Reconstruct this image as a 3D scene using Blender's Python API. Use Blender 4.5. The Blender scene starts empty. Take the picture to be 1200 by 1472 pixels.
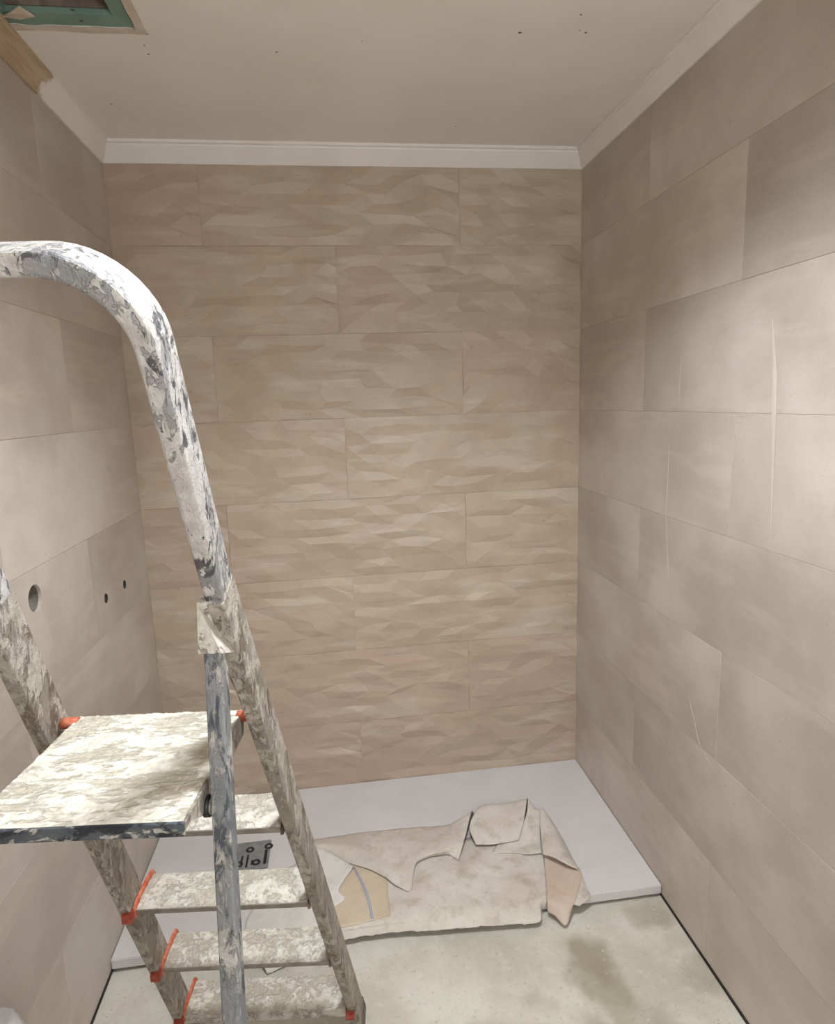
import bpy, bmesh, math, random
from mathutils import Vector, Matrix, noise

random.seed(7)
scene = bpy.context.scene
COL = scene.collection

# ------------------------------------------------------------------ camera
CAM_ROT = [[0.990653, 0.055548, -0.12458], [-0.132252, 0.167547, -0.976953], [-0.033395, 0.984298, 0.173327]]
CAM_POS = Vector((0.0, 0.0, 1.572))
cam_data = bpy.data.cameras.new('camera')
cam = bpy.data.objects.new('camera', cam_data)
COL.objects.link(cam)
cam.matrix_world = Matrix.Translation(CAM_POS) @ Matrix(CAM_ROT).to_4x4()
cam_data.sensor_fit = 'HORIZONTAL'
cam_data.sensor_width = 36.0
cam_data.lens = 36.0 * 903.0 / 1200.0
cam_data.clip_start = 0.02
scene.camera = cam

# ------------------------------------------------------------------ world, exposure
world = bpy.data.worlds.new('world')
scene.world = world
world.use_nodes = True
world.node_tree.nodes['Background'].inputs[0].default_value = (1.0, 0.97, 0.92, 1)
world.node_tree.nodes['Background'].inputs[1].default_value = 0.05
scene.view_settings.view_transform = 'Standard'
scene.view_settings.look = 'None'
scene.view_settings.gamma = 1.0
scene.view_settings.use_curve_mapping = False
scene.view_settings.exposure = 0.24

# ceiling downlights: x, y, power, spot angle, blend, soft radius
LAMPS = [(0.18, 1.0, 150.0, 134, 0.75, 0.13)]
# fill globe added behind the camera: x, y, z, power, radius
FILL_PENDANT = (0.50, -0.62, 1.75, 34.0, 0.11)
LAMP_COLOR = (0.91, 0.965, 1.03)

# room: left wall, right wall, back wall, wall behind the camera, ceiling
XL, XR, YB, YN, ZC = -0.712, 0.948, 2.367, -1.15, 2.438
TRAY_Y, TRAY_Z = 1.640, 0.042
ROW0, ROWH = 0.010, 0.302


# ------------------------------------------------------------------ helpers
def srgb(r, g, b):
    def f(c):
        c /= 255.0
        return c / 12.92 if c <= 0.04045 else ((c + 0.055) / 1.055) ** 2.4
    return (f(r), f(g), f(b), 1.0)


def link(o, parent=None):
    COL.objects.link(o)
    if parent is not None:
        o.parent = parent
    return o


def mesh_obj(name, verts, faces, mat, parent=None, smooth=False):
    me = bpy.data.meshes.new(name)
    me.from_pydata([tuple(v) for v in verts], [], faces)
    me.update()
    if smooth:
        for p in me.polygons:
            p.use_smooth = True
    if mat:
        me.materials.append(mat)
    return link(bpy.data.objects.new(name, me), parent)


def bm_obj(name, bm, mat, parent=None, smooth=False):
    bmesh.ops.recalc_face_normals(bm, faces=bm.faces)
    me = bpy.data.meshes.new(name)
    bm.to_mesh(me)
    bm.free()
    if smooth:
        for p in me.polygons:
            p.use_smooth = True
    if mat:
        me.materials.append(mat)
    return link(bpy.data.objects.new(name, me), parent)


def empty(name, loc=(0, 0, 0)):
    o = bpy.data.objects.new(name, None)
    o.location = loc
    o.empty_display_size = 0.1
    return link(o)


def tag(o, label=None, cat=None, group=None, kind=None):
    if label:
        o['label'] = label
    if cat:
        o['category'] = cat
    if group:
        o['group'] = group
    if kind:
        o['kind'] = kind
    return o


class Nodes:
    def __init__(self, name):
        self.mat = bpy.data.materials.new(name)
        self.mat.use_nodes = True
        self.nt = self.mat.node_tree
        self.b = self.nt.nodes['Principled BSDF']
        self.tc = self.nt.nodes.new('ShaderNodeTexCoord')
        self.vec = self.tc.outputs['Object']

    def n(self, t, **kw):
        nd = self.nt.nodes.new(t)
        for k, v in kw.items():
            setattr(nd, k, v)
        return nd

    def l(self, a, b):
        self.nt.links.new(a, b)

    def random_shift(self):
        oi = self.n('ShaderNodeObjectInfo')
        m = self.n('ShaderNodeMath', operation='MULTIPLY')
        self.l(oi.outputs['Random'], m.inputs[0])
        m.inputs[1].default_value = 37.0
        add = self.n('ShaderNodeVectorMath', operation='ADD')
        self.l(self.vec, add.inputs[0])
        self.l(m.outputs[0], add.inputs[1])
        self.vec = add.outputs[0]
        return oi.outputs['Random']

    def scaled(self, s):
        mp = self.n('ShaderNodeMapping')
        mp.inputs['Scale'].default_value = s
        self.l(self.vec, mp.inputs['Vector'])
        return mp.outputs[0]

    def noise(self, scale, detail=4, rough=0.55, stretch=None, distort=0.0):
        nz = self.n('ShaderNodeTexNoise')
        nz.inputs['Scale'].default_value = scale
        nz.inputs['Detail'].default_value = detail
        nz.inputs['Roughness'].default_value = rough
        nz.inputs['Distortion'].default_value = distort
        self.l(self.scaled(stretch) if stretch else self.vec, nz.inputs['Vector'])
        return nz.outputs['Fac']

    def ramp(self, fac, lo, hi, a=0.0, b=1.0):
        r = self.n('ShaderNodeMapRange')
        r.interpolation_type = 'SMOOTHSTEP'
        r.inputs['From Min'].default_value = lo
        r.inputs['From Max'].default_value = hi
        r.inputs['To Min'].default_value = a
        r.inputs['To Max'].default_value = b
        self.l(fac, r.inputs['Value'])
        return r.outputs[0]

    def mix(self, fac, a, b):
        m = self.n('ShaderNodeMix', data_type='RGBA')
        for sock, v in ((m.inputs['A'], a), (m.inputs['B'], b)):
            if isinstance(v, tuple):
                sock.default_value = v
            else:
                self.l(v, sock)
        if isinstance(fac, float):
            m.inputs['Factor'].default_value = fac
        else:
            self.l(fac, m.inputs['Factor'])
        return m.outputs['Result']

    def math(self, op, a, b):
        m = self.n('ShaderNodeMath', operation=op)
        for i, v in enumerate((a, b)):
            if isinstance(v, (int, float)):
                m.inputs[i].default_value = v
            else:
                self.l(v, m.inputs[i])
        return m.outputs[0]

    def bump(self, height, dist, strength=1.0):
        bp = self.n('ShaderNodeBump')
        bp.inputs['Distance'].default_value = dist
        bp.inputs['Strength'].default_value = strength
        self.l(height, bp.inputs['Height'])
        self.l(bp.outputs[0], self.b.inputs['Normal'])

    def out(self, color, rough=0.6, metal=0.0, spec=0.5):
        if isinstance(color, tuple):
            self.b.inputs['Base Color'].default_value = color
        else:
            self.l(color, self.b.inputs['Base Color'])
        if isinstance(rough, float):
            self.b.inputs['Roughness'].default_value = rough
        else:
            self.l(rough, self.b.inputs['Roughness'])
        if isinstance(metal, float):
            self.b.inputs['Metallic'].default_value = metal
        else:
            self.l(metal, self.b.inputs['Metallic'])
        self.b.inputs['Specular IOR Level'].default_value = spec
        return self.mat


# ------------------------------------------------------------------ materials
def stone_tile(name, c0, c1, c2, rough, big=3.0, spread=0.10):
    k = Nodes(name)
    rnd = k.random_shift()
    a = k.noise(big, 5, 0.6, (1, 1, 1))
    col = k.mix(k.ramp(a, 0.35, 0.68), c0, c1)
    b = k.noise(1.6, 3, 0.5)
    col = k.mix(k.ramp(b, 0.42, 0.72, 0.0, 0.75), col, c2)
    f = k.noise(140, 3, 0.6)
    col = k.mix(k.ramp(f, 0.60, 0.80, 0.0, 0.25), col, srgb(120, 100, 82))
    col = k.mix(k.ramp(k.noise(48, 4, 0.7), 0.62, 0.74, 0.0, 0.30), col, srgb(128, 110, 94))
    col = k.mix(k.ramp(k.noise(5, 5, 0.6, (0.5, 1, 3)), 0.50, 0.66, 0.0, 0.30), col, srgb(206, 194, 180))
    hs = k.n('ShaderNodeHueSaturation')
    k.l(col, hs.inputs['Color'])
    k.l(k.math('ADD', k.math('MULTIPLY', rnd, spread), 1.0 - spread / 2), hs.inputs['Value'])
    rg = k.ramp(a, 0.3, 0.7, rough - 0.05, rough + 0.07)
    k.bump(f, 0.0006, 0.5)
    return k.out(hs.outputs[0], rg, 0.0, 0.4)


M_tile_side = stone_tile('stone_tile', srgb(176, 164, 151), srgb(198, 188, 177), srgb(168, 155, 142), 0.42, 3.0, 0.16)
M_tile_back = stone_tile('faceted_tile', srgb(172, 154, 135), srgb(183, 166, 147), srgb(176, 152, 136), 0.40, 4.0, 0.06)


def simple(name, c0, c1, scale, rough, bump=0.0, bscale=60, detail=4, metal=0.0, lo=0.35, hi=0.65, stretch=None, spec=0.5):
    k = Nodes(name)
    col = k.mix(k.ramp(k.noise(scale, detail, 0.55, stretch), lo, hi), c0, c1)
    if bump:
        k.bump(k.noise(bscale, 4), bump, 0.6)
    return k.out(col, rough, metal, spec)


M_hole = simple('drilled_masonry', srgb(108, 102, 90), srgb(128, 121, 108), 30, 0.9)
M_hole_shade = simple('shaded_masonry', srgb(58, 54, 46), srgb(76, 70, 60), 40, 0.95)  # masonry darkened to carry the shade inside the pipe holes
M_grout = simple('grout', srgb(168, 152, 136), srgb(180, 164, 148), 30, 0.9)
M_plaster = simple('painted_plaster', srgb(230, 224, 213), srgb(236, 230, 220), 3, 0.75, 0.0006, 40)
M_near = simple('white_plaster', srgb(232, 228, 222), srgb(238, 235, 230), 3, 0.8)
M_raw_edge = simple('raw_plaster_edge', srgb(198, 180, 160), srgb(212, 198, 182), 24, 0.85)
M_green = simple('green_plasterboard', srgb(114, 139, 125), srgb(126, 150, 136), 12, 0.8)
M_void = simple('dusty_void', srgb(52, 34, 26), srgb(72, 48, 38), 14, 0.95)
M_batten = simple('dusty_batten', srgb(112, 98, 86), srgb(142, 126, 112), 25, 0.8)
M_dark = simple('dark_speck', srgb(58, 50, 44), srgb(76, 66, 58), 30, 0.9)
M_tray = simple('white_mineral_tray', srgb(205, 201, 200), srgb(209, 206, 205), 8, 0.42, 0.0002, 300)
M_gap = simple('joint_gap_dark', srgb(34, 30, 28), srgb(48, 42, 38), 20, 0.9)  # dark open joint, and tray gap with its shadow put into colour
M_grey_cover = simple('grey_cover', srgb(122, 124, 122), srgb(138, 140, 137), 30, 0.5)
M_black = simple('black_plastic', srgb(22, 24, 26), srgb(34, 36, 38), 30, 0.5)
M_orange = simple('orange_plastic', srgb(186, 84, 54), srgb(204, 128, 98), 90, 0.5)
M_red = simple('dark_red_plastic', srgb(140, 54, 40), srgb(164, 78, 60), 60, 0.55)
M_red_dirty = simple('dirty_red_plastic', srgb(150, 50, 38), srgb(205, 120, 100), 45, 0.55)
M_brown_dirty = simple('grimy_cap', srgb(70, 52, 44), srgb(130, 112, 98), 60, 0.8)
M_bag = simple('white_film', srgb(225, 225, 230), srgb(236, 236, 240), 12, 0.35)
M_pale_strip = simple('pale_film', srgb(192, 180, 166), srgb(198, 187, 173), 14, 0.7)  # paler beige for the strips on the right wall
M_lamp_ring = simple('lamp_ring', srgb(232, 232, 230), srgb(238, 238, 236), 10, 0.4)


def cornice_mat(name, bare):
    k = Nodes(name)
    col = k.mix(k.ramp(k.noise(6, 3), 0.3, 0.7), srgb(226, 221, 213), srgb(232, 227, 220))
    if bare:                                         # the run nearest the hatch is still bare, brown primer
        sep = k.n('ShaderNodeSeparateXYZ')
        k.l(k.vec, sep.inputs[0])
        edge = k.math('ADD', sep.outputs['Y'], k.math('MULTIPLY', k.noise(18, 4), 0.10))
        streak = k.mix(k.ramp(k.noise(9, 4, 0.6, (6, 0.5, 6)), 0.35, 0.65), srgb(164, 140, 112), srgb(186, 164, 138))
        col = k.mix(k.ramp(edge, 1.940, 1.956), streak, col)
    return k.out(col, 0.55)


M_cornice = cornice_mat('cornice_paint', False)
M_cornice_bare = cornice_mat('cornice_part_bare', True)


def concrete():
    k = Nodes('concrete_floor')
    a = k.noise(4.0, 6, 0.6)
    col = k.mix(k.ramp(a, 0.35, 0.65), srgb(184, 178, 163), srgb(203, 198, 185))
    col = k.mix(k.ramp(k.noise(22, 4, 0.6), 0.5, 0.72, 0, 0.5), col, srgb(208, 202, 190))
    col = k.mix(k.ramp(k.noise(70, 3, 0.6), 0.56, 0.75, 0, 0.45), col, srgb(150, 142, 124))
    wob = k.n('ShaderNodeTexNoise')
    wob.inputs['Scale'].default_value = 9.0
    wob.inputs['Detail'].default_value = 3.0
    k.l(k.vec, wob.inputs['Vector'])
    sc = k.n('ShaderNodeVectorMath', operation='SCALE')
    k.l(wob.outputs['Color'], sc.inputs[0])
    sc.inputs['Scale'].default_value = 0.16
    add = k.n('ShaderNodeVectorMath', operation='ADD')
    k.l(k.vec, add.inputs[0])
    k.l(sc.outputs[0], add.inputs[1])
    for (x, y, r, s) in ((0.63, 1.47, 0.085, 0.75), (0.66, 1.36, 0.08, 0.65), (0.55, 1.27, 0.06, 0.5), (0.87, 1.59, 0.075, 0.5),
                         (0.93, 1.36, 0.07, 0.45), (0.45, 1.36, 0.05, 0.35), (0.30, 1.28, 0.06, 0.3), (0.72, 1.20, 0.10, 0.5)):
        d = k.n('ShaderNodeVectorMath', operation='DISTANCE')
        k.l(add.outputs[0], d.inputs[0])
        d.inputs[1].default_value = (x + 0.08, y + 0.08, 0.08)
        col = k.mix(k.ramp(d.outputs['Value'], r * 0.45, r * 1.25, s, 0.0), col, srgb(140, 130, 106))
    k.bump(k.noise(60, 5, 0.65), 0.0025, 0.6)
    return k.out(col, 0.82)


M_floor = concrete()


def splattered(name, metal_a, metal_b, crust_a, crust_b, cover, scale=22.0, stretch=(1, 1, 1), dark=None, metal=0.55, soft=0.018):
    """Aluminium or plastic under dried plaster splashes; cover 0..1 is how much is crusted."""
    k = Nodes(name)
    k.random_shift()
    base = k.mix(k.ramp(k.noise(14, 4), 0.35, 0.65), metal_a, metal_b)
    if dark:
        base = k.mix(k.ramp(k.noise(34, 5, 0.65, stretch, 0.5), 0.50, 0.56), base, dark)
    crust = k.mix(k.ramp(k.noise(60, 5, 0.65), 0.38, 0.62), crust_a, crust_b)
    big = k.noise(scale, 4, 0.55, stretch, 0.4)
    fine = k.noise(scale * 4.5, 5, 0.65, stretch, 0.6)
    nz = k.math('ADD', k.math('MULTIPLY', big, 0.5), k.math('MULTIPLY', fine, 0.5))
    t = 0.62 - 0.24 * cover
    mask = k.ramp(nz, t - soft, t + soft)
    col = k.mix(mask, base, crust)
    met = k.math('MULTIPLY', k.math('SUBTRACT', 1.0, mask), metal)
    k.bump(k.math('ADD', mask, k.math('MULTIPLY', k.noise(160, 5, 0.7), 1.2)), 0.0024, 0.9)
    return k.out(col, k.ramp(mask, 0, 1, 0.5, 0.85), met)


M_rail = splattered('splashed_aluminium', srgb(138, 137, 138), srgb(158, 156, 156), srgb(172, 167, 162), srgb(190, 186, 181), 0.66, 24, (1, 1, 0.45), srgb(84, 82, 84), 0.2)
M_stringer = splattered('grimy_aluminium', srgb(138, 129, 116), srgb(154, 146, 133), srgb(158, 149, 136), srgb(180, 172, 160), 0.54, 24, (1, 1, 0.45), srgb(114, 102, 86), 0.12, 0.04)
M_leg = splattered('blue_grey_splashed_tube', srgb(112, 116, 119), srgb(138, 139, 140), srgb(150, 147, 142), srgb(180, 176, 170), 0.48, 18, (1, 1, 0.4), srgb(72, 78, 86), 0.15, 0.03)
M_tread = splattered('plaster_crusted_tread', srgb(184, 175, 158), srgb(198, 190, 174), srgb(200, 193, 177), srgb(218, 212, 199), 0.60, 24, (1, 1, 1), None, 0.05, 0.06)
M_platform = splattered('plaster_caked_platform', srgb(190, 181, 162), srgb(204, 195, 176), srgb(212, 205, 188), srgb(228, 223, 210), 0.62, 26, (0.45, 1.2, 1), None, 0.05, 0.06)
M_edge = splattered('dark_splashed_edge', srgb(58, 64, 72), srgb(86, 92, 98), srgb(150, 148, 142), srgb(184, 180, 172), 0.40, 18, (0.6, 1, 1), srgb(38, 42, 50), 0.1)
M_bracket = splattered('cream_splashed_bracket', srgb(150, 141, 130), srgb(170, 162, 151), srgb(186, 179, 167), srgb(204, 198, 187), 0.7, 30, (1, 1, 1), None, 0.1)
M_lip = simple('tread_nosing', srgb(118, 109, 98), srgb(140, 131, 120), 30, 0.6)


def cloth_mat(name, a, b, stain, s_amt):
    k = Nodes(name)
    col = k.mix(k.ramp(k.noise(7, 5, 0.6), 0.35, 0.65), a, b)
    col = k.mix(k.ramp(k.noise(16, 5, 0.6), 0.50, 0.70, 0, s_amt), col, stain)
    col = k.mix(k.ramp(k.noise(55, 4, 0.6), 0.55, 0.72, 0, s_amt * 0.6), col, stain)
    w = k.n('ShaderNodeTexNoise')
    w.inputs['Scale'].default_value = 420
    k.l(k.vec, w.inputs['Vector'])
    k.bump(k.math('ADD', k.math('MULTIPLY', w.outputs['Fac'], 0.3), k.noise(26, 4)), 0.0035, 0.5)
    return k.out(col, 0.9, 0.0, 0.2)


M_cloth = cloth_mat('cream_canvas', srgb(196, 187, 175), srgb(208, 200, 189), srgb(168, 157, 142), 0.6)
M_cloth_w = cloth_mat('white_canvas', srgb(210, 206, 199), srgb(218, 214, 208), srgb(192, 184, 174), 0.4)
M_cloth_tan = cloth_mat('tan_canvas', srgb(194, 176, 152), srgb(202, 186, 164), srgb(178, 158, 134), 0.4)
M_cloth_pink = cloth_mat('pink_tan_canvas', srgb(192, 172, 156), srgb(204, 190, 176), srgb(186, 152, 124), 0.6)
M_stripe = cloth_mat('blue_grey_weave', srgb(150, 152, 164), srgb(166, 168, 178), srgb(140, 142, 152), 0.3)


# ------------------------------------------------------------------ geometry helpers
def box_faces():
    return [(0, 3, 2, 1), (4, 5, 6, 7), (0, 1, 5, 4), (1, 2, 6, 5), (2, 3, 7, 6), (3, 0, 4, 7)]


def box(name, lo, hi, mat, parent=None, bevel=0.0):
    bm = bmesh.new()
    x0, y0, z0 = lo
    x1, y1, z1 = hi
    vs = [bm.verts.new(p) for p in ((x0, y0, z0), (x1, y0, z0), (x1, y1, z0), (x0, y1, z0), (x0, y0, z1), (x1, y0, z1), (x1, y1, z1), (x0, y1, z1))]
    for f in box_faces():
        bm.faces.new([vs[i] for i in f])
    if bevel:
        bmesh.ops.bevel(bm, geom=list(bm.edges), offset=bevel, segments=2, affect='EDGES')
    return bm_obj(name, bm, mat, parent)


def holed_plate(name, outline, holes, depth, mat, parent, to3d):
    """Flat plate with holes: outline and holes are 2D loops, to3d(a, b, d) places them, d is depth behind the face."""
    bm = bmesh.new()
    loops = [outline] + holes
    edges, rings = [], []
    for lp in loops:
        vs = [bm.verts.new(to3d(a, b, 0.0)) for a, b in lp]
        rings.append(vs)
        for i in range(len(vs)):
            edges.append(bm.edges.new((vs[i], vs[(i + 1) % len(vs)])))
    bmesh.ops.triangle_fill(bm, use_beauty=True, edges=edges)
    for lp, vs in zip(loops, rings):
        bk = [bm.verts.new(to3d(a, b, depth)) for a, b in lp]
        for i in range(len(vs)):
            j = (i + 1) % len(vs)
            bm.faces.new((vs[i], vs[j], bk[j], bk[i]))
    return bm_obj(name, bm, mat, parent)


def circle2(cx, cy, r, n=24):
    return [(cx + r * math.cos(2 * math.pi * i / n), cy + r * math.sin(2 * math.pi * i / n)) for i in range(n)]


def rrect(w, d, r, seg=3):
    """Rounded rectangle section, half sizes w and d."""
    pts = []
    for cx, cy, a0 in ((w - r, d - r, 0), (-w + r, d - r, 90), (-w + r, -d + r, 180), (w - r, -d + r, 270)):
        for i in range(seg + 1):
            a = math.radians(a0 + 90 * i / seg)
            pts.append((cx + r * math.cos(a), cy + r * math.sin(a)))
    return pts


def sweep(name, frames, section, mat, parent=None, smooth=False):
    """frames: list of (position, axis_a, axis_b); the section is laid along a, b."""
    bm = bmesh.new()
    rings = []
    for p, a, b in frames:
        rings.append([bm.verts.new(p + a * sx + b * sy) for sx, sy in section])
    n = len(section)
    for r0, r1 in zip(rings, rings[1:]):
        for i in range(n):
            bm.faces.new((r0[i], r0[(i + 1) % n], r1[(i + 1) % n], r1[i]))
    bm.faces.new(rings[0][::-1])
    bm.faces.new(rings[-1])
    o = bm_obj(name, bm, mat, parent, smooth)
    return o


def extrude_poly(name, pts, a, b, mat, parent=None, bevel=0.0):
    """Prism: 3D outline pts moved from +a to +b (vectors)."""
    bm = bmesh.new()
    r0 = [bm.verts.new(p + a) for p in pts]
    r1 = [bm.verts.new(p + b) for p in pts]
    n = len(pts)
    for i in range(n):
        bm.faces.new((r0[i], r0[(i + 1) % n], r1[(i + 1) % n], r1[i]))
    bm.faces.new(r0[::-1])
    bm.faces.new(r1)
    if bevel:
        bmesh.ops.bevel(bm, geom=list(bm.edges), offset=bevel, segments=2, affect='EDGES')
    return bm_obj(name, bm, mat, parent)


# ------------------------------------------------------------------ the room shell
T = 0.12
floor = box('floor', (XL - T, YN - T, -0.12), (XR + T, YB + T, 0.0), M_floor)
tag(floor, 'bare grey concrete floor with damp stains', kind='structure')

wall_back = box('wall_back', (XL - T, YB + 0.0007, 0.0), (XR + T, YB + T, ZC + 0.2), M_grout)
wall_right = box('wall_right', (XR + 0.0009, YN, 0.0), (XR + T, YB + 0.002, ZC + 0.2), M_grout)
wall_near = box('wall_near', (XL - T, YN - T, 0.0), (XR + T, YN, ZC + 0.2), M_near)
PIPE_HOLES = [(1.516, 1.149, 0.033), (1.941, 1.016, 0.0150), (2.112, 1.010, 0.0145)]
wall_left = holed_plate('wall_left', [(YN, 0.0), (YB + 0.002, 0.0), (YB + 0.002, ZC + 0.2), (YN, ZC + 0.2)],
                        [circle2(y, z, r + 0.0015) for y, z, r in PIPE_HOLES], 0.085, M_grout, None,
                        lambda a, b, d: (XL - 0.0009 - d, a, b))
wall_left.data.materials.append(M_hole)                # the drilled sides of the pipe holes show masonry
for p in wall_left.data.polygons:
    if abs(p.normal.x) < 0.5:
        p.material_index = 1
for w, t in ((wall_back, 'back wall clad in faceted beige tiles'), (wall_right, 'right wall clad in smooth beige stone tiles'),
             (wall_left, 'left wall clad in smooth beige stone tiles with pipe holes'), (wall_near, 'plain plaster wall behind the viewer')):
    tag(w, t, kind='structure')
bk = box('pipe_recess', (XL - 0.105, 1.40, 0.90), (XL - 0.086, 2.25, 1.25), M_hole_shade, wall_left)


def tile_mesh(name, w, h, chamfer=0.0005, thick=0.008):
    """Flat tile in local (x along wall, z up), face towards -y at y=0."""
    c = chamfer
    v = [(0, c, 0), (w, c, 0), (w, c, h), (0, c, h), (c, 0, c), (w - c, 0, c), (w - c, 0, h - c), (c, 0, h - c),
         (0, thick, 0), (w, thick, 0), (w, thick, h), (0, thick, h)]
    f = [(4, 5, 6, 7), (0, 1, 5, 4), (1, 2, 6, 5), (2, 3, 7, 6), (3, 0, 4, 7), (0, 8, 9, 1), (1, 9, 10, 2), (2, 10, 11, 3), (3, 11, 8, 0), (8, 11, 10, 9)]
    me = bpy.data.meshes.new(name)
    me.from_pydata(v, [], f)
    me.update()
    me.materials.append(M_tile_side)
    return me


def row_spans(lo, hi, joint, period=0.9):
    """Cut [lo, hi] at joint + n * period."""
    cuts = [lo]
    n = math.ceil((lo - joint) / period)
    x = joint + n * period
    while x < hi - 1e-4:
        if x > lo + 1e-4:
            cuts.append(x)
        x += period
    if len(cuts) > 1 and hi - cuts[-1] < 0.1:           # no slivers in the corner
        cuts.pop()
    cuts.append(hi)
    return list(zip(cuts, cuts[1:]))


J = 0.0009                                            # grout joint
rows = []
z = ROW0
while z < ZC - 0.01:
    rows.append((z, min(z + ROWH - J, ZC)))
    z += ROWH

cache = {}


def place_tile(side, y0, y1, z0, z1):
    w, h = round(y1 - y0 - J, 4), round(z1 - z0, 4)
    key = (w, h)
    if key not in cache:
        cache[key] = tile_mesh('tile', w, h)
    parent = wall_right if side > 0 else wall_left
    o = link(bpy.data.objects.new('tile', cache[key]), parent)
    dx = random.uniform(-0.0004, 0.0004)
    if side > 0:                                       # face towards -x
        o.rotation_euler = (0, 0, -math.pi / 2)
        o.location = (XR + dx, y1 - J / 2, z0)
    else:
        o.rotation_euler = (0, 0, math.pi / 2)
        o.location = (XL + dx, y0 + J / 2, z0)
    return o


for k, (z0, z1) in enumerate(rows):
    joint = 1.403 if k % 2 == 0 else 1.857
    for side in (1, -1):
        for y0, y1 in row_spans(YN, YB, joint):
            inside = [hq for hq in PIPE_HOLES if side < 0 and y0 < hq[0] < y1 and z0 < hq[1] < z1]
            if inside:
                ht = holed_plate('tile', [(y0 + J / 2, z0), (y1 - J / 2, z0), (y1 - J / 2, z1), (y0 + J / 2, z1)],
                            [circle2(a, b, r) for a, b, r in inside], 0.008, M_tile_side, wall_left,
                            lambda a, b, d: (XL - d, a, b))
                ht.data.materials.append(M_hole_shade)  # drilled edge of the two small holes, shade put into the colour
                for p in ht.data.polygons:
                    if abs(p.normal.x) < 0.5 and any(r < 0.02 and math.hypot(p.center.y - a, p.center.z - b) < r + 0.002 for a, b, r in inside):
                        p.material_index = 1
            else:
                place_tile(side, y0, y1, z0, z1)


def faceted_tile(x0, x1, z0, z1, seed):
    """Tile with a folded relief of long flat triangles, face towards -y."""
    rnd = random.Random(seed)
    bm = bmesh.new()
    w, h = x1 - x0, z1 - z0
    nr = max(2, round(h / 0.034))
    nc = max(2, round(w / 0.095))
    grid = []
    for j in range(nr + 1):
        row = []
        off = 0.5 if j % 2 else 0.0
        xs = [0.0] + [(i + off) / nc for i in range(0 if off else 1, nc)] + [1.0]
        for i, fx in enumerate(xs):
            edge = i == 0 or i == len(xs) - 1 or j == 0 or j == nr
            px = fx * w + (0 if i in (0, len(xs) - 1) else rnd.uniform(-0.020, 0.020))
            pz = j / nr * h + (0 if j in (0, nr) else rnd.uniform(-0.008, 0.008))
            out = rnd.choice((0.0004, 0.0012, 0.0062, 0.0080)) + rnd.uniform(-0.0004, 0.0008)
            if edge:
                out *= 0.5
            row.append((bm.verts.new((x0 + px, YB - out - 0.0002, z0 + pz)), px))
        grid.append(row)
    for r0, r1 in zip(grid, grid[1:]):                 # stitch staggered rows into triangles
        i = j = 0
        while i < len(r0) - 1 or j < len(r1) - 1:
            if j == len(r1) - 1 or (i < len(r0) - 1 and r0[i + 1][1] <= r1[j + 1][1]):
                bm.faces.new((r0[i][0], r0[i + 1][0], r1[j][0]))
                i += 1
            else:
                bm.faces.new((r0[i][0], r1[j + 1][0], r1[j][0]))
                j += 1
    rim = [v for v, _ in grid[0]] + [r[-1][0] for r in grid[1:]] + [v for v, _ in grid[-1][:-1]][::-1] + [r[0][0] for r in grid[1:-1]][::-1]
    bkv = [bm.verts.new((v.co.x, YB + 0.008, v.co.z)) for v in rim]
    for i in range(len(rim)):
        j = (i + 1) % len(rim)
        bm.faces.new((rim[i], rim[j], bkv[j], bkv[i]))
    return bm_obj('faceted_tile', bm, M_tile_back, wall_back)


s = 0
for k, (z0, z1) in enumerate(rows):
    if z1 < 0.02:
        continue
    joint = 0.04 if k % 2 == 0 else 0.49
    for x0, x1 in row_spans(XL, XR, joint):
        s += 1
        if x1 - x0 > 0.03:
            faceted_tile(x0 + J / 2, x1 - J / 2, z0, z1, s)

# dark open joint where the tiles stop above the slab
for nm, lo, hi, par in (('floor_joint', (XL - 0.004, YN, 0.0), (XL + 0.0025, TRAY_Y + 0.02, ROW0), wall_left),
                        ('floor_joint', (XR - 0.0025, YN, 0.0), (XR + 0.004, TRAY_Y + 0.02, ROW0), wall_right)):
    box(nm, lo, hi, M_gap, par)


def pale_strip(pts, w):
    """Thin paler strip running down the right wall."""
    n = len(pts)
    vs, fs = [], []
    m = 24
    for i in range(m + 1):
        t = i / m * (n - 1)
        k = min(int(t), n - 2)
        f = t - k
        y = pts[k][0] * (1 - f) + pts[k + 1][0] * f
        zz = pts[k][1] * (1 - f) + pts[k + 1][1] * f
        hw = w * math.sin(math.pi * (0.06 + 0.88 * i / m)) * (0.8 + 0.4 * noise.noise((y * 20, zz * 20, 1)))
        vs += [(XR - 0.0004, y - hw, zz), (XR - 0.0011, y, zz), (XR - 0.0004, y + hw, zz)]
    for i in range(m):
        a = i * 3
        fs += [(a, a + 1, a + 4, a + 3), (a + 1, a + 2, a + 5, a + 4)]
    return mesh_obj('pale_wall_strip', vs, fs, M_pale_strip, wall_right, True)


pale_strip([(1.289, 1.72), (1.27, 1.60), (1.265, 1.51), (1.251, 1.27)], 0.010)
pale_strip([(1.646, 1.69), (1.651, 1.53)], 0.004)
pale_strip([(1.692, 1.425), (1.697, 1.22), (1.67, 1.04), (1.633, 0.90)], 0.005)
pale_strip([(1.54, 0.73), (1.479, 0.617), (1.40, 0.575), (1.30, 0.52)], 0.006)

# ------------------------------------------------------------------ ceiling with the open hatch
HX0, HX1, HY0, HY1 = -0.66, -0.435, 1.28, 1.643


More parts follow.
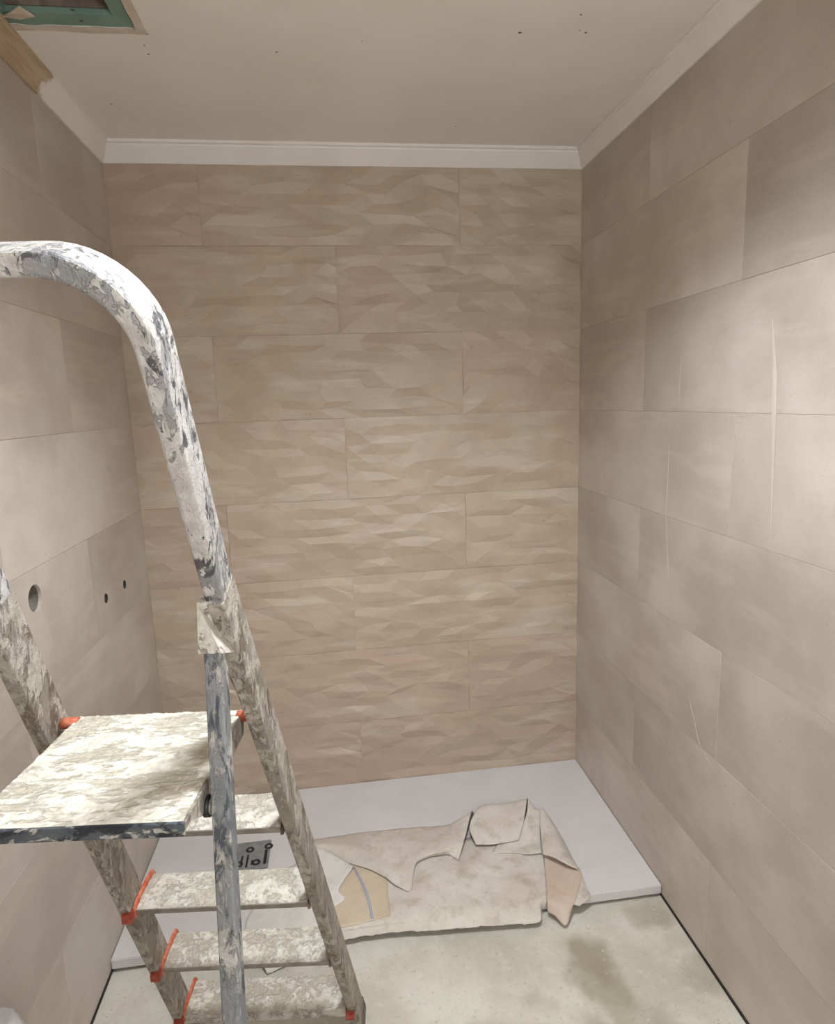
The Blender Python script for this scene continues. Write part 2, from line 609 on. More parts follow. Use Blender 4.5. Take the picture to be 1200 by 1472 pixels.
def ragged(x0, y0, x1, y1, amp, n=14, seed=0):
    out = []
    corners = [(x0, y0), (x1, y0), (x1, y1), (x0, y1)]
    for c in range(4):
        a, b = corners[c], corners[(c + 1) % 4]
        for i in range(n):
            t = i / n
            px, py = a[0] + (b[0] - a[0]) * t, a[1] + (b[1] - a[1]) * t
            d = amp * noise.noise((px * 22 + seed, py * 22, seed * 3.1))
            if i == 0:
                d = 0
            nx, ny = (0, 1) if c in (0, 2) else (1, 0)
            out.append((px + nx * d, py + ny * d))
    return out


skim_hole = ragged(-0.675, 1.22, -0.402, 1.688, 0.010, seed=3)
ceiling = holed_plate('ceiling', [(XL - T, YN - T), (XR + T, YN - T), (XR + T, YB + T), (XL - T, YB + T)], [skim_hole], 0.003,
                      M_plaster, None, lambda a, b, d: (a, b, ZC + d))
tag(ceiling, 'off-white plastered ceiling with an open hatch', kind='structure')
edge_outer = ragged(-0.70, 1.19, -0.380, 1.706, 0.006, seed=5)
holed_plate('raw_plaster_edge', edge_outer, [ragged(-0.675, 1.22, -0.402, 1.688, 0.010, seed=3)], -0.003, M_raw_edge, ceiling,
            lambda a, b, d: (a, b, ZC - 0.0012 - d))
holed_plate('plasterboard', [(XL - T, YN - T), (XR + T, YN - T), (XR + T, YB + T), (XL - T, YB + T)],
            [[(HX0, HY0), (HX1, HY0), (HX1 - 0.002, HY1), (HX0, HY1)]], 0.0125, M_green, ceiling, lambda a, b, d: (a, b, ZC + 0.0032 + d))
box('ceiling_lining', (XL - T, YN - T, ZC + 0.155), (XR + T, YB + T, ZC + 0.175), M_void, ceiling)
box('batten', (-0.705, 1.640, ZC + 0.017), (-0.30, 1.690, ZC + 0.036), M_batten, ceiling, 0.002)
box('batten', (-0.705, 1.25, ZC + 0.020), (-0.30, 1.29, ZC + 0.050), M_batten, ceiling, 0.002)
mesh_obj('torn_paper', [(-0.672, 1.655, ZC - 0.002), (-0.640, 1.622, ZC - 0.010), (-0.618, 1.610, ZC - 0.004), (-0.603, 1.648, ZC - 0.003), (-0.64, 1.664, ZC - 0.002),
                        (-0.672, 1.655, ZC + 0.001), (-0.640, 1.622, ZC - 0.008), (-0.618, 1.610, ZC - 0.002), (-0.603, 1.648, ZC - 0.001), (-0.64, 1.664, ZC + 0.001)],
         [(0, 1, 2, 3, 4), (9, 8, 7, 6, 5), (0, 5, 6, 1), (1, 6, 7, 2), (2, 7, 8, 3), (3, 8, 9, 4), (4, 9, 5, 0)], M_raw_edge, ceiling)


def disc_mesh(name, r, n=10, dz=0.0008):
    vs = [(0, 0, -dz)] + [(r * math.cos(2 * math.pi * i / n), r * math.sin(2 * math.pi * i / n) * (0.8 + 0.2 * math.sin(3 * i)), 0) for i in range(n)]
    me = bpy.data.meshes.new(name)
    me.from_pydata(vs, [], [(0, 1 + (i + 1) % n, 1 + i) for i in range(n)])
    me.materials.append(M_dark)
    return me


speck = disc_mesh('screw_hole', 0.0042)
for x, y, sc in ((0.497, 1.639, 1.1), (0.658, 1.628, 0.9), (0.618, 1.559, 0.7), (0.443, 2.167, 0.7), (-0.402, 1.793, 0.7), (-0.578, 2.065, 0.7),
                 (-0.089, 1.763, 0.7), (-0.401, 1.753, 0.6), (-0.382, 1.705, 1.0), (0.64, 1.62, 0.5), (0.12, 1.70, 0.4)):
    o = link(bpy.data.objects.new('screw_hole', speck), ceiling)
    o.location = (x, y, ZC - 0.0001)
    o.scale = (sc, sc, 1)
for x, y in ((-0.512, 1.668), (-0.516, 1.628)):
    o = link(bpy.data.objects.new('screw_hole', speck), ceiling)
    o.location = (x, y, ZC + 0.0029)

# coving along three walls, mitred in the corners
PROF = [(0.0, 0.0), (0.007, 0.0), (0.0415, 0.0405), (0.0425, 0.0445), (0.0490, 0.0475), (0.0490, 0.0555), (0.0, 0.0555)]
Z0 = ZC - 0.0555


def coving(name, path_a, path_b, mat, n):
    a = [path_a(d, zz) for d, zz in PROF]
    b = [path_b(d, zz) for d, zz in PROF]
    m = len(PROF)
    o = mesh_obj(name, a + b, [(i, (i + 1) % m, m + (i + 1) % m, m + i) for i in range(m)] + [tuple(range(m))[::-1], tuple(range(m, 2 * m))], mat)
    bmx = bmesh.new()
    bmx.from_mesh(o.data)
    bmesh.ops.recalc_face_normals(bmx, faces=bmx.faces)
    bmx.to_mesh(o.data)
    bmx.free()
    tag(o, n, kind='structure')
    return o


coving('trim_1', lambda d, zz: (XL + d * 0.85, YN, Z0 + zz), lambda d, zz: (XL + d * 0.85, YB - d * 1.25, Z0 + zz), M_cornice_bare, 'white coving on left wall, bare brown near the hatch')
coving('trim_2', lambda d, zz: (XL + d * 0.85, YB - d * 1.25, Z0 + zz), lambda d, zz: (XR - d * 0.85, YB - d * 1.25, Z0 + zz), M_cornice, 'white coving along the back wall')
coving('trim_3', lambda d, zz: (XR - d * 0.85, YB - d * 1.25, Z0 + zz), lambda d, zz: (XR - d * 0.85, YN, Z0 + zz), M_cornice, 'white coving along the right wall')


# ------------------------------------------------------------------ ceiling downlights
def downlight(x, y, power, angle, blend, rad, label):
    t = empty('ceiling_downlight', (x, y, ZC))
    tag(t, label, 'light', 'round ceiling downlights')
    ring = [(rad + 0.017, -0.001), (rad + 0.017, -0.006), (rad + 0.003, -0.008), (rad, -0.002)]
    bm = bmesh.new()
    n = 32
    rr = [[bm.verts.new((r * math.cos(2 * math.pi * i / n), r * math.sin(2 * math.pi * i / n), zz)) for i in range(n)] for r, zz in ring]
    for a, b in zip(rr, rr[1:] + rr[:1]):
        for i in range(n):
            bm.faces.new((a[i], a[(i + 1) % n], b[(i + 1) % n], b[i]))
    bm_obj('ring', bm, M_lamp_ring, t, True)
    k = Nodes('lamp_glow')
    k.b.inputs['Emission Color'].default_value = LAMP_COLOR + (1,)
    k.b.inputs['Emission Strength'].default_value = 6.0
    bm = bmesh.new()
    bmesh.ops.create_circle(bm, cap_ends=True, segments=32, radius=rad)
    for v in bm.verts:
        v.co.z = -0.0025
    bm_obj('diffuser', bm, k.out(srgb(240, 238, 232), 0.5), t)
    ld = bpy.data.lights.new('downlight', 'SPOT')
    ld.energy = power
    ld.color = LAMP_COLOR
    ld.spot_size = math.radians(angle)
    ld.spot_blend = blend
    ld.shadow_soft_size = rad
    lo = link(bpy.data.objects.new('downlight_beam', ld), t)
    lo.location = (0, 0, -0.012)
    return t


for a in LAMPS:
    downlight(*a, label='round white downlight recessed in the plastered ceiling')


def fill_pendant(x, y, z_, power, rad):  # unseen fill lamp, added to brighten the ceiling and walls
    t = empty('added_fill_lamp', (x, y, ZC))
    tag(t, 'added fill light, a white glass globe on a cord behind the camera', 'light')
    n = 24

    def lathe(name, prof, mat):
        bm = bmesh.new()
        rr = [[bm.verts.new((r * math.cos(2 * math.pi * i / n), r * math.sin(2 * math.pi * i / n), zz)) for i in range(n)] for r, zz in prof]
        for a, b in zip(rr, rr[1:]):
            for i in range(n):
                bm.faces.new((a[i], a[(i + 1) % n], b[(i + 1) % n], b[i]))
        bm.faces.new(rr[0])
        bm.faces.new(rr[-1])
        bm_obj(name, bm, mat, t, True)
    dz = z_ - ZC
    lathe('ceiling_rose', [(0.045, 0), (0.042, -0.012), (0.012, -0.022)], M_lamp_ring)
    lathe('cord', [(0.003, -0.02), (0.003, dz + rad + 0.02)], M_lamp_ring)
    lathe('holder', [(0.016, dz + rad + 0.035), (0.020, dz + rad), (0.020, dz + rad * 0.95)], M_lamp_ring)
    k = Nodes('fill_globe_glow')
    k.b.inputs['Emission Color'].default_value = LAMP_COLOR + (1,)
    k.b.inputs['Emission Strength'].default_value = power / (4 * math.pi * math.pi * rad * rad)
    lathe('globe', [(max(0.002, rad * math.sin(math.pi * j / 14)), dz + rad * math.cos(math.pi * j / 14)) for j in range(15)], k.out(srgb(240, 238, 232), 0.4))
    return t


fill_pendant(*FILL_PENDANT)

# ------------------------------------------------------------------ shower tray
tray = empty('shower_tray', (0.118, 2.0, 0.0))
tag(tray, 'white rectangular shower tray against the faceted back wall', 'shower tray')


def at_parent(o, par):
    o.parent = par
    o.matrix_parent_inverse = Matrix.Translation(-Vector(par.location))
    return o


at_parent(box('tray_slab', (XL + 0.002, TRAY_Y, 0.011), (XR - 0.002, YB - 0.006, TRAY_Z), M_tray, None, 0.002), tray)
at_parent(box('shadow_gap_bed', (XL + 0.004, TRAY_Y + 0.012, 0.0), (XR - 0.004, YB - 0.008, 0.012), M_gap), tray)  # near-black colour stands for the shadow gap under the slab

cover = empty('drain_cover', (-0.372, 1.998, TRAY_Z))
tag(cover, 'grey drain cover with black rings and bars, set in the white tray', 'drain cover')
at_parent(box('plate', (-0.455, 1.930, TRAY_Z + 0.0002), (-0.302, 2.070, TRAY_Z + 0.004), M_grey_cover, None, 0.0012), cover)


def ring_obj(x, y, r, t):
    bm = bmesh.new()
    n, m = 24, 8
    rr = []
    for i in range(n):
        a = 2 * math.pi * i / n
        rr.append([bm.verts.new((x + (r + t * math.cos(2 * math.pi * j / m)) * math.cos(a), y + (r + t * math.cos(2 * math.pi * j / m)) * math.sin(a),
                                 TRAY_Z + 0.004 + 0.6 * t * math.sin(2 * math.pi * j / m))) for j in range(m)])
    for i in range(n):
        for j in range(m):
            bm.faces.new((rr[i][j], rr[(i + 1) % n][j], rr[(i + 1) % n][(j + 1) % m], rr[i][(j + 1) % m]))
    at_parent(bm_obj('ring', bm, M_black, None, True), cover)


for x, y in ((-0.372, 2.028), (-0.309, 2.036), (-0.344, 1.962), (-0.402, 1.962), (-0.436, 2.028)):
    ring_obj(x, y, 0.0105, 0.0042)
for x, y0, y1, w in ((-0.394, 1.948, 2.000, 0.0034), (-0.375, 1.942, 2.004, 0.0034), (-0.358, 1.952, 1.974, 0.003), (-0.315, 1.950, 2.018, 0.005), (-0.425, 1.950, 2.010, 0.0034)):
    at_parent(box('bar', (x - w, y0, TRAY_Z + 0.003), (x + w, y1, TRAY_Z + 0.0055), M_black, None, 0.0008), cover)

# ------------------------------------------------------------------ stepladder
PSI, LX, LY, LEAN = -0.1131, -0.2321, 1.4102, 0.4188
U = Vector((math.cos(PSI), math.sin(PSI), 0))
V = Vector((-math.sin(PSI), math.cos(PSI), 0))
W = Vector((0, 0, 1))
TL = math.tan(LEAN)
SLOPE = (-V * math.sin(LEAN) + W * math.cos(LEAN))          # up along the stringers
NORM = (V * math.cos(LEAN) + W * math.sin(LEAN))            # out of the climbing plane, towards the back wall
ladder = empty('stepladder', (LX, LY, 0.0))
tag(ladder, 'aluminium platform stepladder crusted with dried plaster, hooped handrail, orange caps', 'stepladder')


def half(h):
    return 0.1455 + max(0.0, 1.25 - h) * 0.0575


def P(a, v, h):
    return U * a + V * v + W * h


def ax(s_, h):
    return P(s_ * half(h), -h * TL, h)


for sd in (1, -1):
    a, b = ax(sd, 0.012), ax(sd, 1.345)
    d = (b - a).normalized()
    la = (U - d * U.dot(d)).normalized()
    nb = d.cross(la)
    sweep('stringer', [(a, la, nb), (a.lerp(b, 0.5), la, nb), (b, la, nb)], rrect(0.0110, 0.030, 0.003), M_stringer, ladder)
    sweep('foot', [(ax(sd, 0.0005), la, nb), (ax(sd, 0.050), la, nb)], rrect(0.0125, 0.035, 0.004), M_brown_dirty, ladder)

# hooped handrail, one bent tube
RB, TOPH, HW = 0.085, 1.712, 0.1445
frames = []


def hoop_pt(a, sl):                                          # a across, sl along the slope
    return U * a + SLOPE * sl


st = TOPH / math.cos(LEAN)
s0 = 1.335 / math.cos(LEAN)
for t in (0, 0.5, 1):
    frames.append((hoop_pt(HW, s0 + (st - RB - s0) * t), U, NORM))
for i in range(1, 13):
    an = math.radians(90 * i / 12)
    c, s_ = math.cos(an), math.sin(an)
    frames.append((hoop_pt(HW - RB + RB * c, st - RB + RB * s_), (U * c + SLOPE * s_), NORM))
for i in range(0, 13):
    an = math.radians(90 + 90 * i / 12)
    c, s_ = math.cos(an), math.sin(an)
    frames.append((hoop_pt(-HW + RB + RB * c, st - RB + RB * s_), (U * c + SLOPE * s_), NORM))
for t in (0.5, 0):
    frames.append((hoop_pt(-HW, s0 + (st - RB - s0) * t), -U, NORM))
sweep('handrail', frames, rrect(0.0112, 0.0285, 0.005, 3), M_rail, ladder)

STEP_H = [0.140, 0.384, 0.628, 0.872]
for k, h in enumerate(STEP_H):
    v0 = -h * TL
    hw = half(h) - 0.0105
    prof = [(-0.021, -0.006), (0.013, 0.0), (0.066, 0.0), (0.071, -0.005), (0.071, -0.012), (-0.0185, -0.014)]
    pts = [P(0, v0 + a, h + b) for a, b in prof]
    bm = bmesh.new()
    nseg = 12
    rings = []
    for i in range(nseg + 1):
        x = -hw + 2 * hw * i / nseg
        rings.append([bm.verts.new(p + U * x + W * (0.0008 * noise.noise((x * 30, j * 3.0, k * 9.0)) if j < 3 else 0)) for j, p in enumerate(pts)])
    for r0, r1 in zip(rings, rings[1:]):
        for j in range(len(pts)):
            bm.faces.new((r0[j], r0[(j + 1) % len(pts)], r1[(j + 1) % len(pts)], r1[j]))
    bm.faces.new(rings[0][::-1])
    bm.faces.new(rings[-1])
    step = bm_obj('step', bm, M_tread, ladder)
    lip = [(-0.0225, -0.0065), (-0.021, -0.0055), (-0.018, -0.016), (-0.0205, -0.017)]
    if k == 0:
        lip = [(-0.0225, -0.0065), (-0.021, -0.0055), (-0.014, -0.032), (-0.018, -0.033)]
    extrude_poly('nosing', [P(0, v0 + a, h + b) for a, b in lip], -U * hw, U * hw, M_bracket if k == 0 else M_lip, step)
    for sd in (1, -1):                                        # plastic collars where the steps meet the stringers
        m = (M_orange if k < 3 else M_brown_dirty) if sd < 0 else (M_red_dirty if k == 0 else M_brown_dirty)
        outer = [(-0.028, -0.020), (-0.026, -0.004), (-0.010, 0.006), (0.040, 0.012), (0.068, 0.010), (0.077, -0.004), (0.074, -0.018), (0.02, -0.022)]
        if sd > 0:
            outer = [(-0.026, -0.018), (-0.023, -0.005), (0.010, 0.003), (0.066, 0.003), (0.074, -0.004), (0.072, -0.016)]
        pts = [P(0, v0 + a, h + b) for a, b in outer]
        e0, e1 = sd * (hw + 0.0005), sd * (hw - 0.0055)
        cap = extrude_poly('step_cap', pts, U * e0, U * e1, m, ladder, 0.001)
        if (sd < 0 and k < 3) or k == 0:
            blk = [(-0.040, -0.021), (-0.040, -0.004), (-0.024, 0.0), (-0.020, -0.020)]
            extrude_poly('cap_clip', [P(0, v0 + a, h + b) for a, b in blk], U * sd * (hw + 0.016), U * sd * (hw - 0.004), M_red, cap, 0.001)

# platform with caked plaster
PH, PV0, PV1, PW = 1.116, -0.735, -0.475, 0.123
bm = bmesh.new()
NX, NY = 64, 64
top = []
for j in range(NY + 1):
    row = []
    for i in range(NX + 1):
        x, v = -PW + 2 * PW * i / NX, PV0 + (PV1 - PV0) * j / NY
        z = 0.0011 * noise.noise((x * 60, v * 95, 0.3)) + 0.0013 * noise.noise((x * 150, v * 120, 4.0)) + 0.0009 * noise.noise((x * 330, v * 330, 2.0))
        ridge = noise.noise((x * 24 + v * 20, v * 46, 7.0))
        if ridge > 0.3:
            z += 0.0026 * (ridge - 0.3) * 2
        row.append(bm.verts.new(P(x, v, PH + z)))
    top.append(row)
for j in range(NY):
    for i in range(NX):
        bm.faces.new((top[j][i], top[j][i + 1], top[j + 1][i + 1], top[j + 1][i]))
rim = top[0] + [r[-1] for r in top[1:]] + top[-1][:-1][::-1] + [r[0] for r in top[1:-1]][::-1]
low = [bm.verts.new(Vector((v.co.x, v.co.y, PH - 0.0155))) for v in rim]
for i in range(len(rim)):
    j = (i + 1) % len(rim)
    bm.faces.new((rim[i], low[i], low[j], rim[j]))
bm.faces.new(low)
platform = bm_obj('platform', bm, M_platform, ladder)
fr = [(PV0 - 0.004, 0.000), (PV0 + 0.001, 0.0005), (PV0 + 0.001, -0.0165), (PV0 - 0.003, -0.0165)]
extrude_poly('front_edge', [P(0, a, PH + b) for a, b in fr], -U * (PW + 0.002), U * (PW + 0.002), M_edge, platform, 0.0006)
for sd in (1, -1):                                            # side skirts under the plate
    extrude_poly('side_skirt', [P(sd * PW, a, PH + b) for a, b in ((PV0 + 0.002, -0.002), (PV1, -0.002), (PV1 - 0.01, -0.034), (PV0 + 0.05, -0.030))],
                 U * 0.0, U * sd * 0.003, M_stringer, platform)


def tube(name, a, b, r, mat, parent, n=14):
    d = (b - a).normalized()
    x = d.orthogonal().normalized()
    y = d.cross(x)
    sec = [(r * math.cos(2 * math.pi * i / n), r * math.sin(2 * math.pi * i / n)) for i in range(n)]
    o = sweep(name, [(a, x, y), (b, x, y)], sec, mat, parent)
    for p in o.data.polygons:
        p.use_smooth = len(p.vertices) == 4
    return o


for sd in (1, -1):                                            # orange pivots of the platform
    tube('pivot', P(sd * (PW - 0.004), PV1 - 0.012, PH - 0.004), P(sd * (half(PH) - 0.009), PV1 - 0.012, PH - 0.004), 0.0085, M_orange, ladder)
    if sd > 0:
        tube('link_bar', P(sd * 0.131, PV1 - 0.012, PH + 0.008), P(sd * 0.131, -1.235 * TL - 0.020, 1.235), 0.0013, M_bracket, ladder, 8)
tube('cross_tube', P(-0.178, -0.664, 1.086), P(0.149, -0.664, 1.086), 0.0105, M_tread, ladder)
for sd in (1, -1):
    tube('tube_collar', P(sd * (PW + 0.001), -0.664, 1.086), P(sd * (PW + 0.008), -0.664, 1.086), 0.0135, M_black, ladder)

# rear support legs, hinge brackets and feet
HH = 1.285
VH = -HH * TL - 0.048
for sd in (1, -1):
    ho = 0.1405 if sd > 0 else 0.172
    a = P(sd * (ho + 0.0495), VH - HH * 0.25, 0.010)
    b = P(sd * ho, VH - 0.002, HH - 0.012)
    d = (b - a).normalized()
    la = (U - d * U.dot(d)).normalized()
    nb = d.cross(la)
    sweep('support_leg', [(a, la, nb), (a.lerp(b, 0.33), la, nb), (a.lerp(b, 0.66), la, nb), (b, la, nb)], rrect(0.0112, 0.014, 0.003), M_leg, ladder)
    sweep('foot', [(a - d * 0.008, la, nb), (a + d * 0.045, la, nb)], rrect(0.0135, 0.0165, 0.003), M_black, ladder)
    # folded sheet bracket: a front plate and two cheeks
    t_ = ax(sd, 1.352) - NORM * 0.034
    c0 = P(sd * ho, VH - 0.024, 1.277)
    c1 = P(sd * ho, VH + 0.036, 1.268)
    hw = 0.0135
    tt = P(sd * ho, t_.dot(V), t_.z)
    bq = [tt - U * hw, c0 - U * hw, c0 + U * hw, c1 + U * hw - W * 0.014, tt + U * hw + V * 0.022 - W * 0.006, c1 - U * hw - W * 0.010, tt - U * hw + V * 0.020]
    br = mesh_obj('hinge_bracket', bq, [(0, 1, 2), (0, 2, 3, 4), (0, 6, 5, 1), (0, 4, 6)], M_bracket, ladder)
    bmd = br.modifiers.new('sheet', 'SOLIDIFY')
    bmd.thickness = 0.002
    bmd.offset = 0

# ------------------------------------------------------------------ dust sheet on the tray
CLOTH = {
    'base': [
        [(-0.177,1.9923,0.046),(-0.0449,1.962,0.046),(0.0851,1.9253,0.046),(0.2055,1.9247,0.046),(0.3315,1.9447,0.046),(0.4598,1.9583,0.046),(0.5567,1.941,0.046),(0.6124,1.8771,0.046),(0.6198,1.8618,0.046),(0.6305,1.8496,0.046)],
        [(-0.1375,1.8526,0.047),(-0.0249,1.8238,0.047),(0.087,1.8044,0.047),(0.1991,1.7905,0.05),(0.3138,1.7897,0.052),(0.4311,1.7937,0.05),(0.5234,1.7864,0.048),(0.5824,1.7709,0.047),(0.5926,1.766,0.047),(0.605,1.7607,0.047)],
        [(-0.1198,1.7383,0.047),(-0.0127,1.7255,0.047),(0.0899,1.7107,0.047),(0.1934,1.7023,0.051),(0.3034,1.7027,0.049),(0.4099,1.7097,0.047),(0.5004,1.7093,0.049),(0.5614,1.707,0.047),(0.5722,1.7051,0.047),(0.5874,1.7025,0.047)],
        [(-0.0917,1.6415,0.0465),(0.0111,1.6444,0.0465),(0.1155,1.6448,0.0465),(0.2213,1.6452,0.0465),(0.3287,1.6456,0.0465),(0.4271,1.6478,0.0465),(0.5044,1.6484,0.0465),(0.5469,1.6495,0.0465),(0.5562,1.6507,0.0465),(0.5719,1.6508,0.0465)],
        [(-0.074,1.6271,0.036),(0.0162,1.6319,0.036),(0.1136,1.6306,0.036),(0.2179,1.6258,0.036),(0.3236,1.6235,0.036),(0.4141,1.6239,0.036),(0.4903,1.6243,0.036),(0.5394,1.6267,0.036),(0.5521,1.6382,0.036),(0.5694,1.6436,0.036)],
        [(-0.0587,1.617,0.022),(0.019,1.6212,0.022),(0.1117,1.618,0.022),(0.2146,1.6081,0.022),(0.3184,1.6007,0.022),(0.4018,1.5942,0.022),(0.4753,1.5894,0.022),(0.5308,1.5878,0.022),(0.5503,1.6296,0.022),(0.5695,1.6372,0.022)],
    ],
    'left': [
        [(-0.2646,1.8991,0.045),(-0.1981,1.9361,0.045),(-0.1285,1.9643,0.045),(-0.0572,1.9381,0.045)],
        [(-0.3103,1.8003,0.046),(-0.2351,1.8082,0.048),(-0.1474,1.8114,0.05),(-0.0657,1.7931,0.046)],
        [(-0.3469,1.7043,0.045),(-0.2682,1.6965,0.047),(-0.1744,1.6891,0.056),(-0.077,1.7216,0.048)],
        [(-0.3099,1.634,0.0465),(-0.2388,1.6366,0.0465),(-0.1586,1.6378,0.0465),(-0.0815,1.6398,0.0465)],
        [(-0.2863,1.5854,0.028),(-0.2339,1.6091,0.028),(-0.1611,1.6208,0.028),(-0.0785,1.6313,0.028)],
        [(-0.2702,1.5602,0.003),(-0.2289,1.5736,0.005),(-0.1597,1.6001,0.006),(-0.0675,1.6302,0.006)],
    ],
    'white_flap': [
        [(-0.1867,2.0139,0.058),(-0.1039,1.964,0.058),(-0.016,1.8717,0.058)],
        [(-0.195,1.8894,0.056),(-0.1212,1.8514,0.056),(-0.0653,1.7784,0.056)],
        [(-0.2116,1.7885,0.054),(-0.1349,1.761,0.054),(-0.0464,1.7429,0.054)],
        [(-0.2287,1.724,0.052),(-0.155,1.7168,0.052),(-0.0831,1.7154,0.052)],
    ],
    'striped': [
        [(-0.0295,1.899,0.051),(0.0344,1.8683,0.051),(0.0908,1.8205,0.051)],
        [(-0.0809,1.7887,0.052),(0.0067,1.7677,0.052),(0.088,1.7363,0.052)],
        [(-0.0937,1.7145,0.052),(0.0037,1.7032,0.052),(0.0889,1.6969,0.052)],
        [(-0.0732,1.6341,0.0505),(0.0112,1.6427,0.0505),(0.0875,1.6583,0.0505)],
    ],
    'stripe': [
        [(-0.0186,1.8713,0.0535),(-0.0105,1.8715,0.0535)],
        [(0.0058,1.7945,0.0545),(0.0136,1.7946,0.0545)],
        [(0.0201,1.7281,0.0545),(0.0288,1.728,0.0545)],
        [(0.0294,1.65,0.0528),(0.0378,1.6512,0.0528)],
    ],
    'roll': [
        [(-0.2083,2.0396,0.044),(-0.0807,2.0463,0.044),(0.0192,2.0509,0.044),(0.1199,2.048,0.044),(0.201,2.045,0.044),(0.2365,2.0425,0.044),(0.3283,2.0376,0.044),(0.4402,2.073,0.044)],
        [(-0.187,2.0165,0.056),(-0.0752,2.0183,0.056),(0.0228,2.0082,0.056),(0.1157,1.9953,0.056),(0.194,1.985,0.056),(0.229,1.9861,0.056),(0.3218,1.9988,0.062),(0.4244,2.0464,0.082)],
        [(-0.1707,1.9864,0.066),(-0.0604,1.9739,0.066),(0.027,1.9375,0.066),(0.1131,1.9085,0.066),(0.1888,1.902,0.066),(0.2187,1.9104,0.066),(0.304,1.9261,0.072),(0.3967,1.978,0.084)],
        [(-0.1571,1.9855,0.054),(-0.0518,1.9317,0.06),(0.031,1.877,0.068),(0.1048,1.8161,0.068),(0.1664,1.7978,0.064),(0.2044,1.8589,0.066),(0.2904,1.8763,0.072),(0.3612,1.893,0.076)],
        [(-0.1524,1.9794,0.05),(-0.0341,1.8961,0.054),(0.0554,1.8331,0.056),(0.1234,1.7587,0.055),(0.1615,1.7427,0.053),(0.1884,1.8473,0.054),(0.2898,1.8757,0.054),(0.3334,1.8414,0.054)],
    ],
    'flap_a': [
        [(0.4719,2.0836,0.044),(0.5123,2.0846,0.044),(0.5698,2.0783,0.044),(0.6285,2.0759,0.044)],
        [(0.456,2.0579,0.087),(0.491,2.0608,0.092),(0.5578,2.0528,0.092),(0.6352,2.0533,0.102)],
        [(0.4179,2.0047,0.087),(0.4659,2.0014,0.086),(0.5342,1.9868,0.082),(0.6017,1.9706,0.096)],
        [(0.3971,1.9574,0.077),(0.4313,1.9425,0.078),(0.5082,1.9295,0.072),(0.5755,1.9186,0.082)],
        [(0.4056,1.8964,0.062),(0.4555,1.8902,0.06),(0.5049,1.8906,0.061),(0.5539,1.8886,0.064)],
    ],
    'flap_b': [
        [(0.6175,2.0573,0.044),(0.648,2.0517,0.044),(0.6683,2.0318,0.044),(0.6885,2.0281,0.044)],
        [(0.6403,2.0524,0.102),(0.6476,2.0252,0.094),(0.6598,2.006,0.086),(0.6742,2.0017,0.09)],
        [(0.5904,1.9507,0.084),(0.6045,1.9386,0.08),(0.6208,1.9261,0.076),(0.6416,1.9197,0.078)],
        [(0.4854,1.9011,0.053),(0.5454,1.8852,0.057),(0.5923,1.8764,0.06),(0.625,1.8627,0.066)],
        [(0.4521,1.8576,0.051),(0.5171,1.847,0.053),(0.5682,1.8312,0.053),(0.6174,1.8255,0.056)],
    ],
    'flap_c': [
        [(0.686,2.0367,0.044),(0.6973,2.0305,0.044),(0.7035,2.0173,0.044),(0.7107,2.0001,0.044)],
        [(0.6712,2.0005,0.094),(0.6786,1.9992,0.094),(0.6848,1.9866,0.088),(0.6927,1.9716,0.078)],
        [(0.6431,1.9244,0.088),(0.6617,1.9044,0.092),(0.6866,1.9034,0.084),(0.7071,1.9037,0.062)],
        [(0.624,1.8524,0.082),(0.6495,1.8269,0.09),(0.6796,1.8157,0.084),(0.7084,1.8204,0.058)],
        [(0.611,1.7995,0.072),(0.6366,1.7634,0.084),(0.6683,1.7341,0.08),(0.7038,1.7226,0.064)],
    ],
    'hang': [
        [(0.6239,1.8302,0.062),(0.653,1.8023,0.064),(0.6831,1.7667,0.062),(0.7131,1.7395,0.054)],
        [(0.6081,1.7698,0.052),(0.6325,1.7386,0.056),(0.6656,1.7082,0.056),(0.7065,1.6998,0.052)],
        [(0.5844,1.6871,0.048),(0.6079,1.6638,0.052),(0.6379,1.6472,0.052),(0.6777,1.6564,0.048)],
        [(0.5693,1.6367,0.047),(0.5914,1.618,0.048),(0.6189,1.603,0.045),(0.6476,1.6144,0.045)],
        [(0.5646,1.6168,0.024),(0.5808,1.6002,0.022),(0.6039,1.5685,0.014),(0.6326,1.5981,0.028)],
    ],
    'strip': [
        [(0.7153,1.7391,0.054),(0.7152,1.7153,0.048)],
        [(0.7014,1.6929,0.051),(0.7085,1.665,0.046)],
        [(0.6728,1.6498,0.047),(0.7049,1.629,0.0455)],
        [(0.644,1.6107,0.044),(0.663,1.6083,0.036)],
    ],
}


def catmull(p0, p1, p2, p3, t):
    return 0.5 * ((2 * p1) + (p2 - p0) * t + (2 * p0 - 5 * p1 + 4 * p2 - p3) * t * t + (3 * p1 - p0 - 3 * p2 + p3) * t ** 3)


def resample(row, n):
    pts = [Vector(p) for p in row]
    ext = [pts[0] * 2 - pts[1]] + pts + [pts[-1] * 2 - pts[-2]]
    out = []
    for i in range(len(pts) - 1):
        for j in range(n):
            out.append(catmull(ext[i], ext[i + 1], ext[i + 2], ext[i + 3], j / n))
    out.append(pts[-1])
    return out


sheet = empty('dust_sheet', (0.25, 1.80, TRAY_Z))
tag(sheet, 'crumpled stiff cream dust sheet lying over the shower tray edge', 'dust sheet')


